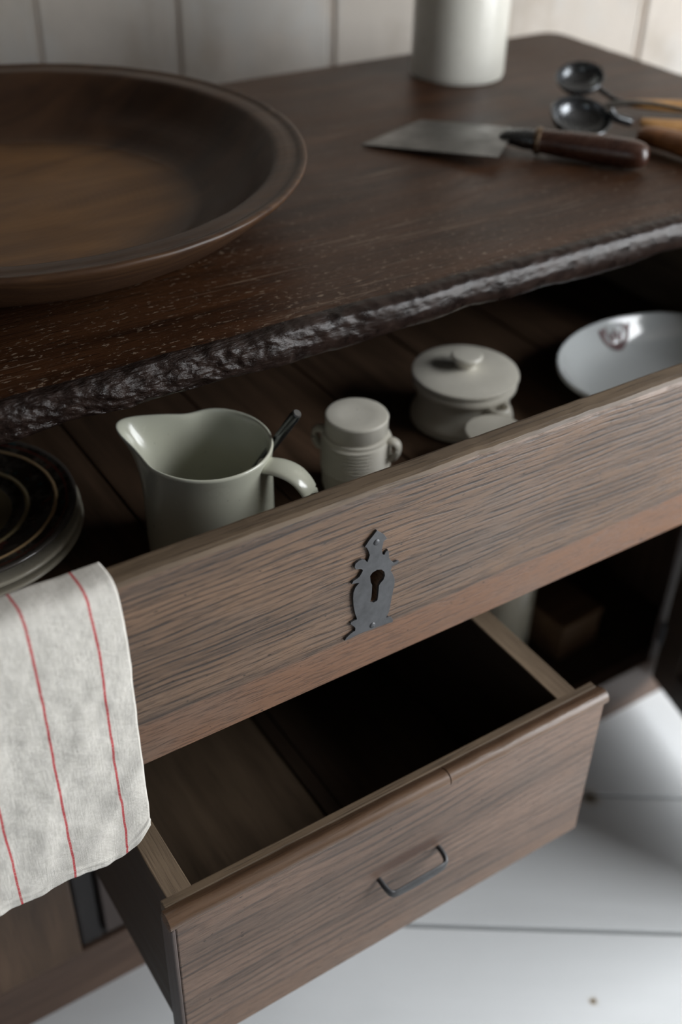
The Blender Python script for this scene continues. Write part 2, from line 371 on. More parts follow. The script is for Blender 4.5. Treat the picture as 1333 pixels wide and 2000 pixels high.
h = t.math('ADD', t.math('MULTIPLY', weave, 0.04), t.math('ADD', t.math('MULTIPLY', t.math('ADD', slub, slub2), 0.08), t.math('ADD', cr, t.math('MULTIPLY', cr2, 0.5))))
M['linen'] = t.out(col, 0.95, t.bump(h, 0.8, 0.0038), Specular_IOR_Level=0.1)

# ------------------------------------------------------------------ the room (built in its own turned frame)
def struct(name, bm, mat, **k):
    o = obj(name, bm, mat, **k); o['kind'] = 'structure'; o.rotation_euler = (0, 0, ROOM); return o
S0, S1, T0, T1, HC = -2.30, 2.30, -2.70, 1.35, 2.45
struct('floor', boxm(S0, S1, T0, T1, -0.06, -0.021, bev=0), M['floorgap'])
floor_o = bpy.data.objects['floor']
knots = [((0.701*RS.x + -0.341*RS.y), (0.701*RT.x + -0.341*RT.y), 0, 0.004, (0.05, 0.035, 0.02)),
         ((0.917*RS.x + -0.103*RS.y), (0.917*RT.x + -0.103*RT.y), 0, 0.010, (0.02, 0.015, 0.01))]
M['floor'] = paint('white_floor_paint', (0.72, 0.74, 0.745), (0.66, 0.68, 0.685), 'x', 0.42, knots, 0.12)
edges = [0.2075 + 0.2245*k for k in range(-13, 6)]
edges = [T0] + [e for e in edges if T0 < e < T1] + [T1]
for a, b in zip(edges, edges[1:]):
    if b - a < 0.02: continue
    o = obj('floor_plank', boxm(S0, S1, a+0.0028, b-0.0028, -0.022, random.uniform(-0.0006, 0), bev=0.002), M['floor'], floor_o)
struct('wall_back', boxm(S0-.1, S1+.1, T1+0.0045, T1+0.10, 0, HC, bev=0), M['wallb'])
wb = bpy.data.objects['wall_back']
ws = [-0.103 + 0.2545*k for k in range(-9, 11)]
ws[8] = -0.360; ws[10] = 0.136; ws[11] = 0.398; ws[12] = 0.662
ws = [S0] + [s for s in ws if S0+.05 < s < S1-.05] + [S1]
for a, b in zip(ws, ws[1:]):
    bm = boxm(a+0.006, b-0.007, T1, T1+0.004, 0.14, HC, bev=0.0018, seg=2)
    box(bm, b-0.0055, b-0.0015, T1+0.0005, T1+0.0043, 0.14, HC, bev=0.001, seg=1)   # beaded edge beside each groove
    obj('wall_board', bm, M['wall'], wb)
struct('baseboard_back', boxm(S0, S1, T1-0.015, T1+0.0039, 0, 0.14, bev=0.004), M['white'])
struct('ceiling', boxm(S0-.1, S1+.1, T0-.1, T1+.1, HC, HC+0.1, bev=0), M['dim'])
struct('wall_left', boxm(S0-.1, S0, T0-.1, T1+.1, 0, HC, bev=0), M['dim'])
def wall_with_hole(axis, pos, thick, a0, a1, h0, h1, z0, z1):
    bm = bmesh.new()
    for (p, q, zz0, zz1) in ((a0, h0, 0, HC), (h1, a1, 0, HC), (h0, h1, 0, z0), (h0, h1, z1, HC)):
        if axis == 's': box(bm, pos, pos+thick, p, q, zz0, zz1, bev=0)
        else: box(bm, p, q, pos, pos+thick, zz0, zz1, bev=0)
    return bm
struct('wall_right', wall_with_hole('s', S1, .12, T0-.1, T1+.1, -0.53, 0.73, 0.25, 2.18), M['white'])
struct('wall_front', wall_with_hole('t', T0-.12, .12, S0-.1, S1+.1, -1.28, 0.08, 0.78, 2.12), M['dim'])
def window(name, axis, pos, h0, h1, z0, z1, cols, rows):
    bm = bmesh.new()
    def bar(a, b, za, zb, d=0.025):
        if axis == 's': box(bm, pos-d, pos+d, a, b, za, zb, bev=.003)
        else: box(bm, a, b, pos-d, pos+d, za, zb, bev=.003)
    fr = 0.05
    bar(h0, h0+fr, z0, z1); bar(h1-fr, h1, z0, z1); bar(h0+fr, h1-fr, z0, z0+fr); bar(h0+fr, h1-fr, z1-fr, z1)
    for i in range(1, cols): m_ = h0+(h1-h0)*i/cols; bar(m_-.013, m_+.013, z0+fr, z1-fr, .014)
    for i in range(1, rows): m_ = z0+(z1-z0)*i/rows; bar(h0+fr, h1-fr, m_-.013, m_+.013, .0139)
    return struct(name, bm, M['white'])
window('window_1', 's', S1-0.10, -0.53, 0.73, 0.25, 2.18, 2, 3)
window('window_2', 't', T0+0.10, -1.28, 0.08, 0.78, 2.12, 2, 2)

# ------------------------------------------------------------------ the sideboard
sb = thing('sideboard', 'old dark brown wooden sideboard with both drawers pulled open, standing on the white floor', 'sideboard', (0.55, 0.30, 0))
SB = Vector((0.55, 0.30, 0))
def shift(bm): bmesh.ops.translate(bm, verts=bm.verts[:], vec=-SB); return bm
def top_face(o, mat, z, eps=.003):
    o.data.materials.append(mat)
    for p in o.data.polygons:
        if p.center.z > z-eps: p.material_index = 1
def part(name, bm, mat, parent=None, **k):
    p = parent or sb
    o = obj(name, shift(bm) if True else bm, mat, p, **k); return o
XL, XR = -0.14, 1.25
# tabletop -------------------------------------------------------------
def tabletop():
    bm = bmesh.new()
    x0, x1 = -0.22, 1.345; nx = 1150
    prof = [(0.060, 0.860), (0.040, .860), (0.022, 0.860), (0.008, 0.8598), (-0.004, 0.8596), (-0.014, 0.8593), (-0.020, 0.8586), (-0.0245, 0.8570), (-0.0278, 0.8545), (-0.0292, 0.8515),
            (-0.0298, 0.848), (-0.0302, 0.844), (-0.0305, 0.840), (-0.0303, 0.836), (-0.0298, 0.8325), (-0.0288, 0.829), (-0.0270, 0.826), (-0.024, 0.8235), (-0.018, 0.8217), (-0.008, 0.821), (0.01, 0.821), (.06, .821)]
    prof = smooth_profile(prof, 2)
    rows = []
    for i in range(nx+1):
        x = x0 + (x1-x0)*i/nx; col = []
        rough = 1.0 if x < 0.36 else max(0.16, 1.0 - (x-0.36)*4.0)
        waist = 0.004*noise.noise(Vector((x*5, 1.3, 0))) + 0.003*noise.noise(Vector((x*13, 7.3, 0)))
        low = 0.006*noise.noise(Vector((x*8, 3.1, 0.5))) + 0.004*noise.noise(Vector((x*19, 2.2, 0)))
        for (y, z) in prof:
            k = min(1, max(0, (0.010 - y)/0.035)); k2 = k if z > 0.822 else k*0.7
            ny = waist*k; nz = 0.0
            if z < 0.845: nz += low*min(1, (0.845-z)/0.02)*min(1, max(0, (0.03-y)/.03))
            p = Vector((x*55, y*120, z*150)); q = Vector((x*150, y*260, z*300)); r3 = Vector((x*28, y*60, z*60))
            d = (0.0028*noise.noise(r3) + 0.0024*noise.noise(p) + 0.0013*noise.noise(q))*rough*k2
            # slanting torn fibres
            d += 0.0012*noise.noise(Vector((x*90 + z*160, z*60 - x*30, 4)))*k2*rough
            ny -= d; nz += d*0.35 + 0.0008*noise.noise(q*0.7)*k2
            col.append(bm.verts.new((x, y+ny, z+nz)))
        rows.append(col)
    for a, b in zip(rows, rows[1:]):
        for j in range(len(prof)-1):
            f = bm.faces.new((a[j], b[j], b[j+1], a[j+1]))
            if sum(v.co.y for v in f.verts)/4 < -0.014: f.material_index = 1
    bm.faces.new(rows[0]); bm.faces.new(rows[-1][::-1])
    # the rest of the slab behind
    pts = [(x0, 0.06), (x1, 0.06)]
    right = [(x1 + 0.004*noise.noise(Vector((yy*20, 5, 0)))*min(1, (yy-.06)*8), yy) for yy in [0.06 + (0.60-0.06)*i/30 for i in range(1, 31)]]
    pts += right + [(x1-0.004, 0.622), (x1-0.012, 0.632), (x1-0.025, 0.637), (x0, 0.637)]
    T = [bm.verts.new((x, y, 0.860)) for x, y in pts]; Bm = [bm.verts.new((x, y, 0.821)) for x, y in pts]
    bm.faces.new(T); bm.faces.new(Bm[::-1]); n = len(pts)
    for i in range(1, n): bm.faces.new((T[i], Bm[i], Bm[(i+1) % n], T[(i+1) % n]))
    return bm
o = part('tabletop', tabletop(), M['top'], auto=80); o.data.materials.append(M['edge'])
# carcass
part('side_panel', boxm(XL, XL+.022, 0.004, 0.60, 0.0, .820), M['carc'])
part('side_panel', boxm(XR-.022, XR, 0.004, 0.60, 0.0, .820), M['carc'])
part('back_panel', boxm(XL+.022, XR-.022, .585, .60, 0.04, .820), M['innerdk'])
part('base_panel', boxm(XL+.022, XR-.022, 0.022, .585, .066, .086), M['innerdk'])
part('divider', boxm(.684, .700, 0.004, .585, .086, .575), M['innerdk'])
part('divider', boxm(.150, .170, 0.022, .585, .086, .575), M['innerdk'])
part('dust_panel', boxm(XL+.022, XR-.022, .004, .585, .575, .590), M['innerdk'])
part('plinth_rail', boxm(XL, XR, -0.001, .021, 0.0, .092, bev=.003), M['carcx'])
part('stile', boxm(XL, -.075, -0.001, .021, .0925, .820, bev=.002), M['stile'])
part('stile', boxm(1.118, XR, -0.001, .0035, .0925, .820, bev=.0015), M['stile'])
part('cross_rail', boxm(.178, 1.117, -0.0, .0035, .512, .574, bev=.001), M['carcx'])
# left door with raised panel, and the framed panel beneath the lower drawer
door = part('door', boxm(-.073, .1765, -0.004, .018, .0935,     .553, bev=.003), M['doorw'], label='closed left door with flat brown panel')
part('shadow_groove', boxm(.1785, .2065, 0.004, .020, .0925, .286, bev=.004), M['groove'])  # recessed strip, the gap's shade painted into its colour
part('panel', boxm(.2085, .6835, -0.003, .016, .108, .282, bev=.002), M['stile'])
part('bottom_shadow_gap', boxm(.2068, .6835, 0.006, .020, .0925, .1075, bev=.001), M['groove'])  # dark strip standing in for the shadow gap above the plinth
# open right door, hinged on the right stile
hinge = Vector((1.131, -0.006, 0.055)); ang = math.radians(180+75.5)
Rm = Matrix.Translation(hinge) @ Matrix.Rotation(ang, 4, 'Z')
def dbox(x0, x1, y0, y1, z0, z1, bev=.002): return boxm(x0, x1, y0, y1, z0, z1, bev=bev, rot=Rm)
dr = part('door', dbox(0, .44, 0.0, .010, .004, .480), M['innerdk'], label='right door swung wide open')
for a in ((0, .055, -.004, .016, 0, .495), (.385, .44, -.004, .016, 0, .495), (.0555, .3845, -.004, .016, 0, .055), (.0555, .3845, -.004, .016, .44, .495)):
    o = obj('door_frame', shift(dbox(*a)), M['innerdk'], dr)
hb = tube([(1.128, -.006, z) for z in (.13, .15, .17)], .005, 10); obj('hinge', shift(hb), M['iron'], dr)
hb = tube([(1.128, -.006, z) for z in (.42, .44, .46)], .005, 10); obj('hinge', shift(hb), M['iron'], dr)

# upper drawer ---------------------------------------------------------
A1, Z1, Z1B, YI = -.1986, .798, .601, -.1745
ESC = [(0.4311, 0.7584), (0.4354, 0.7541), (0.4387, 0.751), (0.4418, 0.7458), (0.4384, 0.7438), (0.4379, 0.7404), (0.4371, 0.7355), (0.4383, 0.7299), (0.4399, 0.7288), (0.4412, 0.7316), (0.4436, 0.7328), (0.4449, 0.7286), (0.4449, 0.7248), (0.4464, 0.7212), (0.4484, 0.7181), (0.4503, 0.7161), (0.4539, 0.7165), (0.4565, 0.715), (0.4541, 0.7134), (0.4508, 0.7132), (0.4487, 0.713), (0.4485, 0.7104), (0.4475, 0.7089), (0.4499, 0.7044), (0.4526, 0.697), (0.4529, 0.6899), (0.4516, 0.6825), (0.4506, 0.675), (0.4497, 0.6666), (0.4489, 0.6605), (0.4465, 0.6567), (0.4463, 0.6548), (0.4489, 0.6548), (0.452, 0.6525), (0.4538, 0.6491), (0.4535, 0.646), (0.4486, 0.6475), (0.4441, 0.6476), (0.4367, 0.6483), (0.4293, 0.6485), (0.4227, 0.6493), (0.4154, 0.6495), (0.409, 0.6486), (0.4025, 0.6489), (0.4046, 0.6516), (0.4074, 0.6535), (0.4109, 0.655), (0.4134, 0.6554), (0.4135, 0.6586), (0.4114, 0.6617), (0.408, 0.6661), (0.4087, 0.6674), (0.4119, 0.6679), (0.4144, 0.6679), (0.4147, 0.6689), (0.4127, 0.6751), (0.4106, 0.6855), (0.4099, 0.6936), (0.41, 0.7005), (0.4116, 0.7052), (0.414, 0.7076), (0.4153, 0.7089), (0.4125, 0.7098), (0.4079, 0.711), (0.4096, 0.7137), (0.413, 0.7145), (0.4154, 0.7157), (0.417, 0.718), (0.4186, 0.7207), (0.4182, 0.7223), (0.4154, 0.7243), (0.4116, 0.7252), (0.4101, 0.7285), (0.411, 0.7318), (0.4137, 0.7332), (0.4171, 0.7335), (0.4206, 0.7315), (0.4228, 0.7282), (0.4241, 0.7314), (0.425, 0.7351), (0.4233, 0.7406), (0.4214, 0.7443), (0.4195, 0.7458), (0.4213, 0.748), (0.4239, 0.7513), (0.4271, 0.7542)]
KEY = [(0.4269, 0.7076), (0.4264, 0.7116), (0.4287, 0.7144), (0.4332, 0.7155), (0.4376, 0.714), (0.441, 0.7102), (0.4419, 0.7056), (0.4407, 0.7015), (0.4377, 0.699), (0.4362, 0.6965), (0.4361, 0.6911), (0.4359, 0.6841), (0.4354, 0.6804), (0.4315, 0.6794), (0.4278, 0.6819), (0.4289, 0.6873), (0.429, 0.6943), (0.429, 0.7005), (0.4274, 0.7043)]
def cut(o, bm):
    """boolean-cut bm out of mesh object o, applied"""
    me = bpy.data.meshes.new('cutter'); bmesh.ops.recalc_face_normals(bm, faces=bm.faces[:]); bm.to_mesh(me); bm.free()
    c = bpy.data.objects.new('cutter', me); scene.collection.objects.link(c)
    c.location = SB
    md = o.modifiers.new('cut', 'BOOLEAN'); md.object = c; md.operation = 'DIFFERENCE'; md.solver = 'EXACT'
    bpy.context.view_layer.update()
    dg = bpy.context.evaluated_depsgraph_get()
    new = bpy.data.meshes.new_from_object(o.evaluated_get(dg)); o.modifiers.clear(); o.data = new
    bpy.data.objects.remove(c)
def xz(u, v, d): return Vector((u, d, v))
bm = bmesh.new()
pf = [(YI+.0005, Z1B+.004), (YI, Z1B+.01), (YI, Z1-.004), (YI-.0012, Z1-.001), (YI-.004, Z1), (A1+.0075, Z1+.0002), (A1+.0035, Z1-.0012), (A1+.001, Z1-.004), (A1, Z1-.008), (A1, Z1B+.003), (A1+.003, Z1B), (YI-.002, Z1B)]
UX0, UX1, NX = -.075, 1.195, 160
rows = []
for i in range(NX+1):
    x = UX0 + (UX1-UX0)*i/NX
    wv = 0.0011*noise.noise(Vector((x*22, 0, 0))) + 0.0006*noise.noise(Vector((x*70, 3, 0)))
    rows.append([bm.verts.new((x, y + (wv if (z > Z1-.005 and y < YI-.003) else 0), z + (0.6*wv if z > Z1-.005 else 0))) for y, z in pf])
for a, b in zip(rows, rows[1:]):
    for j in range(len(pf)):
        k2 = (j+1) % len(pf); bm.faces.new((a[j], b[j], b[k2], a[k2]))
bm.faces.new(rows[0]); bm.faces.new(rows[-1][::-1])
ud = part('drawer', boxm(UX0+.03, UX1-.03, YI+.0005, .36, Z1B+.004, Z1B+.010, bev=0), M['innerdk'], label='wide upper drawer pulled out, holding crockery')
uf = part('drawer_front', bm, M['front1'], ud, auto=40)
uf.data.materials.append(M['rimw'])
for p in uf.data.polygons:
    if p.center.z > Z1-.0045: p.material_index = 1
cut(uf, shift(prism([(u*1.0, v) for u, v in KEY], A1-.01, A1+.016, xz)))
for p in uf.data.polygons: p.use_smooth = False
part('side_board', boxm(UX0+.008, UX0+.028, YI+.001, .38, Z1B+.004, Z1-.008), M['endrail'], ud)
part('side_board', boxm(UX1-.028, UX1-.008, YI+.001, .38, Z1B+.004, Z1-.008), M['endrail'], ud)
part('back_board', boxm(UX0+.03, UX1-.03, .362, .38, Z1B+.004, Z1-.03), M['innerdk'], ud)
M['dfloor'] = wood('drawer_floor_wood', (0.048, 0.028, 0.016), (0.115, 0.066, 0.038), (0.02, 0.012, 0.008), 'y', 0.55, 0.35)
bx = [UX0+.03, .04, .192, .338, .49, .642, .791, .941, 1.09, UX1-.03]
for a, b in zip(bx, bx[1:]):
    part('bottom_board', boxm(a+.0012, b-.0012, YI+.001, .361, Z1B+.0102, Z1B+.017+random.uniform(-.0006, 0), bev=.001, seg=1), M['dfloor'], ud)
# escutcheon with its two nails, keyhole cut through
bm = prism(ESC, A1-.0024, A1-.0002, xz)
es = part('escutcheon', bm, M['iron'], ud, label='dark iron keyhole plate', smooth=False)
cut(es, shift(prism(KEY, A1-.01, A1+.01, xz)))
bm = bmesh.new(); bm.from_mesh(es.data)
for (u, v) in ((0.4313, 0.746), (0.4316, 0.6532)):
    q = bmesh.ops.create_uvsphere(bm, u_segments=14, v_segments=8, radius=.0031)
    bmesh.ops.transform(bm, matrix=Matrix.Translation(Vector((u, A1-.0024, v))-SB) @ Matrix.Diagonal((1, .38, 1, 1)), verts=q['verts'])
bm.to_mesh(es.data); bm.free()
md = es.modifiers.new('bevel', 'BEVEL'); md.width = .0004; md.segments = 2; md.limit_method = 'ANGLE'

# lower drawer ---------------------------------------------------------
A2, Z2, Z2B, X0, X1 = -.2773, .5050, .2917, .1872, .6715
ld = part('drawer', boxm(X0+.026, X1-.024, A2+.022, .19, Z2B+.006, Z2B+.014, bev=0), M['inner'], label='narrow lower drawer pulled out, empty')
fb = boxm(X0+.0045, X1, A2, A2+.020, Z2B, Z2-.014, bev=.0015)
lf = part('drawer_front', fb, M['front2'], ld)
part('top_strip', boxm(X0+.002, X1-.001, A2+.0135, A2+.0225, Z2-.0135, Z2-.0012, bev=.0012), M['rimw'], ld)
def bead(x0, x1):
    bm = bmesh.new(); pr = [(A2+.0130, Z2-.0138), (A2+.0130, Z2-.003), (A2+.0115, Z2-.0022)]
    cy, cz, r = A2+.0045, Z2-.0065, .0083
    pr = [(A2+.0130, Z2-.0145), (A2+.0130, Z2-.0015)] + [(cy+r*math.cos(a), cz+r*math.sin(a)) for a in [math.radians(q) for q in range(52, 252, 16)]] + [(A2+.0005, Z2-.0150), (A2+.004, Z2-.0150)]
    n = 60; rows = []
    for i in range(n+1):
        x = x0+(x1-x0)*i/n
        wv = .0005*noise.noise(Vector((x*40, 1, 2)))
        rows.append([bm.verts.new((x, y+wv, z+wv)) for y, z in pr])
    for a, b in zip(rows, rows[1:]):
        for j in range(len(pr)):
            k2 = (j+1) % len(pr); bm.faces.new((a[j], b[j], b[k2], a[k2]))
    bm.faces.new(rows[0]); bm.faces.new(rows[-1][::-1]); return bm
part('bead', bead(X0-.001, .4725), M['bead'], ld, auto=50)
part('bead', bead(.4736, X1+.001), M['bead'], ld, auto=50)
part('edge_bead', boxm(X0, X0+.0040, A2-.0015, A2+.020, Z2B, Z2-.0150, bev=.0012), M['stile'], ld)
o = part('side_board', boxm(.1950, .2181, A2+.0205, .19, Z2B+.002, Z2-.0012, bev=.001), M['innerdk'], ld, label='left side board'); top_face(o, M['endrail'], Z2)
o = part('side_board', boxm(.6249, .6493, A2+.0205, .19, Z2B+.002, Z2-.0012, bev=.001), M['innerdk'], ld, label='right side board'); top_face(o, M['endrail'], Z2)  # right board's inner shade put into its dark wood, top edge kept pale
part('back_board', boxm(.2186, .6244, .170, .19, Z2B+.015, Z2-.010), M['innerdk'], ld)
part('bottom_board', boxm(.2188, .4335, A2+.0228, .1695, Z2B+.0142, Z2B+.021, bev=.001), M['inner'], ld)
part('bottom_board', boxm(.4558, .6242, A2+.0228, .1695, Z2B+.0142, Z2B+.021, bev=.001), M['innerdk'], ld)  # darker than its neighbour: shade on the drawer's right put into the colour
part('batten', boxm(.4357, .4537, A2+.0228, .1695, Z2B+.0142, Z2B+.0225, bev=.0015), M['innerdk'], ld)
# iron pull
hp = [(0.3996, A2+0.0042, 0.4013), (0.3996, A2-0.0064, 0.4008), (0.4012, A2-0.0133, 0.3981), (0.4049, A2-0.0164, 0.3949), (0.4123, A2-0.0175, 0.3939), (0.4346, A2-0.0175, 0.3936), (0.4579, A2-0.0175, 0.3943), (0.4659, A2-0.0164, 0.3955), (0.4691, A2-0.0133, 0.3981), (0.4698, A2-0.0064, 0.4008), (0.4698, A2+0.0042, 0.4013)]
rad = [(.0026, .0026), (.0026, .0030), (.0026, .0036), (.0024, .0046), (.0020, .0056), (.0020, .0066), (.0020, .0060), (.0022, .0048), (.0026, .0036), (.0026, .0030), (.0026, .0026)]
sp = smooth_profile([(*a, *b) for a, b in zip(hp, rad)], 4)
hb = tube([q[:3] for q in sp], [(q[3], q[4]) for q in sp], 12)
part('drawer_pull', hb, M['pull'], ld, label='thin dark iron bow pull')

# ------------------------------------------------------------------ things on the tabletop
ZT = .8602
dish = thing('wooden_dish', 'huge shallow turned dark wood dish with a wide lip, at the left of the tabletop', 'dish', (.3245, .3130, ZT))
pr = [(0, 0), (.150, 0), (.185, .003), (.235, .020), (.272, .045), (.290, .0600), (.2975, .0670), (.3008, .0712), (.3006, .0742), (.2980, .0756), (.2940, .0750), (.2905, .0736), (.2870, .0733), (.280, .0738), (.2715, .0732), (.2665, .0700), (.2590, .0625), (.240, .044), (.216, .030), (.195, .0205), (.186, .0185), (.178, .0188), (.140, .0165), (.07, .0155), (0, .015)]
def warp(p, a, r, z):
    p.z += (0.0015*math.sin(2*a+.6) if r > .21 else 0) + (.0006 if r > .21 else 0)*noise.noise(Vector((p.x*30, p.y*30, z*30)))
    k = math.exp(-((a-6.22)/.018)**2) if r > .294 else 0
    p.x -= .003*k; p.z -= .0015*k
    return p
def dish_mat():
    t = NT('turned_dish_wood'); c = t.coord(rnd=False); x, y, z = t.sep(c)
    rr = t.math('SQRT', t.math('ADD', t.math('MULTIPLY', x, x), t.math('MULTIPLY', y, y)))
    n1 = t.noise(t.map(c, (5, 22, 12), (0, 0, .5)), 1, 5, .6, .8); n2 = t.noise(t.map(c, (12, 190, 60), (0, 0, .5)), 1, 3); bl = t.noise(c, 6, 3)
    wear = t.math('ADD', rr, t.math('MULTIPLY', t.math('SUBTRACT', bl, .5), .05))
    inner = t.ramp(wear, .15, .20, 1, 0)
    base = t.mix(t.ramp(n1, .3, .7), (.017, .009, .006), (.050, .025, .013))
    brown = t.mix(t.ramp(n1, .3, .7), (.075, .034, .012), (.165, .080, .027))
    col = t.mix(inner, base, brown)
    lip = t.math('MULTIPLY', t.ramp(wear, .26, .285), .55)
    col = t.mix(lip, col, t.mix(t.ramp(n2, .35, .7), (.030, .016, .010), (.070, .036, .017)))
    tr = t.math('SINE', t.math('MULTIPLY', rr, 900)); h = t.math('ADD', t.math('MULTIPLY', n2, .6), t.math('MULTIPLY', tr, .12))
    return t.out(col, t.ramp(bl, .3, .7, .30, .44), t.bump(h, .4, .0006), Specular_IOR_Level=.2)
M['dish'] = dish_mat()
obj('dish_body', lathe(smooth_profile(pr, 3), 160, fn=warp), M['dish'], dish)

cr = thing('crock', 'tall plain cream stoneware crock standing at the back of the tabletop', 'crock', (1.0606, .5251, ZT))
pr = [(0, 0), (.060, 0), (.0645, .0015), (.0668, .006), (.0672, .02), (.0672, .17), (.0675, .200), (.069, .206), (.0685, .213), (.065, .2145), (.062, .212), (.061, .20), (.0605, .02), (.058, .012), (0, .010)]
obj('crock_body', lathe(smooth_profile(pr, 3), 72), M['crock'], cr)

# spatula / scraper
sp_ = thing('scraper', 'wide flat steel kitchen scraper with a fat dark wooden handle, lying on the tabletop', 'kitchen scraper', (.93, .24, ZT))
L = lambda *p: [Vector(q) - Vector((.93, .24, ZT)) for q in p]
bl = [(.7655, .3300, .8615), (.8800, .3650, .8640), (.9400, .2600, .8750), (.9050, .2220, .8775), (.8600, .1880, .8730)]
bm = bmesh.new(); up = [bm.verts.new(v + Vector((0, 0, .0012))) for v in L(*bl)]; dn = [bm.verts.new(v) for v in L(*bl)]
bm.faces.new(up); bm.faces.new(dn[::-1])
for i in range(5): bm.faces.new((up[i], dn[i], dn[(i+1) % 5], up[(i+1) % 5]))
bmesh.ops.triangulate(bm, faces=[f for f in bm.faces if len(f.verts) == 5])
obj('blade', bm, M['steel'], sp_, smooth=False)
hs = L((.912, .234, .8780), (.9285, .2190, .8790))
hd = (Vector((1.012, .104, .8790)) - Vector((.9230, .2240, .8795))).normalized()
s0 = Vector((.900, .2420, .8785)) - Vector((.93, .24, ZT))
def along(d): return s0 + hd*d
obj('ferrule', tube([along(.006), along(.014), along(.036), along(.048)], [(.008, .0025), (.011, .008), (.0135, .0120), (.0135, .0120)], 18), M['blk'], sp_)
hoff = .013
hpts = [(.034, .0128), (.037, .0150), (.040, .0152), (.043, .0140), (.060, .0150), (.085, .0163), (.115, .0172), (.140, .0170), (.153, .0155), (.160, .0125), (.164, .008), (.165, .002)]
hq = smooth_profile(hpts, 3)
obj('handle', tube([along(d*1.03+hoff) for d, _ in hq], [r for _, r in hq], 22), M['hand'], sp_)
obj('collar', tube([along(q+.0135) for q in (.0355, .0375, .0405, .0425)], [.0150, .0162, .0162, .0150], 22), M['brass'], sp_, label='worn copper coloured collar')

def utensil(name, label, base, bowl, r, tilt, shaft, shr, handle, hr, hmat, cat, bmat=None):
    t_ = thing(name, label, cat, base); b = Vector(base)
    if bowl:
        n = Vector(tilt).normalized(); q = n.to_track_quat('Z', 'Y').to_matrix().to_4x4()
        prf = [(0, -r*.62)] + [(r*math.sin(a), -r*.62*math.cos(a)) for a in [PI/2*i/8 for i in range(1, 9)]] + [(r*1.05, .0002), (r*1.06, .0014), (r*1.04, .0022), (r*.965, .0014)] + [(r*.94*math.sin(a), -r*.56*math.cos(a)) for a in [PI/2*(8-i)/8 for i in range(1, 8)]] + [(0, -r*.56)]
        bm = lathe(prf, 40); bmesh.ops.transform(bm, matrix=Matrix.Translation(Vector(bowl)-b) @ q, verts=bm.verts[:])
        obj('bowl', bm, bmat or M['blk'], t_)
    if shaft:
        sh = smooth_profile([tuple(Vector(p)-b) for p in shaft], 6)
        obj('shaft', tube(sh, shr, 12), M['blk'], t_)
    if handle:
        q = smooth_profile([(*(Vector(p)-b), k) for p, k in zip(handle, hr)], 5)
        obj('handle', tube([v[:3] for v in q], [(max(v[3], .001), max(v[3], .001)*.8) for v in q], 16), hmat, t_)
    return t_
utensil('ladle', 'small black iron ladle with a tan wooden handle, rearmost of the utensils', (1.13, .32, ZT),
        (1.118, .334, .893), .031, (-.30, -.22, 1.0), [(1.128, .306, .884), (1.134, .282, .876), (1.146, .262, .872)], [.0035]*13,
        [(1.140, .270, .8735), (1.156, .256, .873), (1.185, .235, .872), (1.225, .205, .872), (1.262, .180, .872), (1.272, .173, .872)], [.004, .0075, .0095, .0105, .0095, .003], M['tan'], 'ladle')
utensil('scoop', 'round black iron scoop with a pale tan handle, behind the scraper handle', (1.02, .22, ZT),
        (1.022, .226, .8860), .0370, (-.10, -.34, 1.0), [(1.056, .213, .892), (1.062, .206, .884), (1.080, .197, .878)], [.006]*13,
        [(1.092, .192, .878), (1.102, .184, .8755), (1.118, .172, .874), (1.160, .140, .874), (1.200, .112, .874), (1.207, .107, .874)], [.006, .009, .0105, .011, .0095, .003], M['tan'], 'scoop')
utensil('wooden_spoon', 'red brown wooden utensil handle lying nearest the front edge at right', (1.08, .10, ZT), None, 0, None, None, None,
        [(1.062, .164, .876), (1.066, .155, .876), (1.074, .125, .877), (1.080, .085, .878), (1.110, .045, .878), (1.150, .005, .876), (1.160, -.004, .876)], [.009, .0135, .0160, .0180, .0165, .011, .003], M['redw'], 'spoon')
wt = thing('whisk', 'thin dark steel wire utensil crossing between the wooden handles', 'whisk', (1.08, .18, ZT))
b = Vector((1.08, .18, ZT))
for k in range(3):
    o_ = .005*(k-1)
    pts = [(1.076+o_, .240+o_, .888), (1.094+o_*.6, .200+o_*.6, .899), (1.106+o_*.2, .150+o_*.2, .904), (1.120, .100, .904)]
    obj('wire', tube([tuple(Vector(p)-b) for p in smooth_profile(pts, 5)], .0019, 10), M['steel'], wt)
obj('grip', tube([tuple(Vector(p)-b) for p in ((1.118, .107, .904), (1.125, .086, .904), (1.155, .0, .904), (1.165, -.03, .903))], [.005, .0065, .0065, .004], 14), M['steel'], wt)

# ------------------------------------------------------------------ crockery in the upper drawer
ZD = .6184
# milk jug
jug = thing('jug', 'cream glazed milk jug with a pulled spout, standing in the upper drawer', 'jug', (.3770, -.0015, ZD), math.radians(128))
JH = .131
def jfn(p, a, r, z):
    aa = (a + PI) % (2*PI) - PI
    top = max(0, (z-.066)/(JH-.066)); top = top**1.7
    g = math.exp(-(aa/.36)**2)*top
    g2 = math.exp(-(aa/.75)**2)*top
    r *= 1.065
    rr = r + .026*g + .004*g2 - .0025*math.exp(-((abs(aa)-.80)/.25)**2)*top
    p.x = rr*math.cos(a); p.y = rr*math.sin(a)
    p.y *= 1 - .12*g
    p.z += .0015*math.exp(-(aa/.30)**2)*top**3 - .003*math.exp(-((abs(aa)-.85)/.30)**2)*top**3
    return p
pr = [(0, .002), (.045, .002), (.047, 0), (.052, .001), (.0555, .006), (.0575, .02), (.0580, .05), (.0575, .09), (.0570, .115), (.0578, .126), (.0582, .1295), (.0572, .1315), (.0555, .1312), (.0543, .1285), (.0535, .120), (.0532, .09), (.0530, .03), (.050, .012), (.03, .007), (0, .0065)]
obj('jug_body', lathe(smooth_profile(pr, 3), 120, fn=jfn), M['jug'], jug)
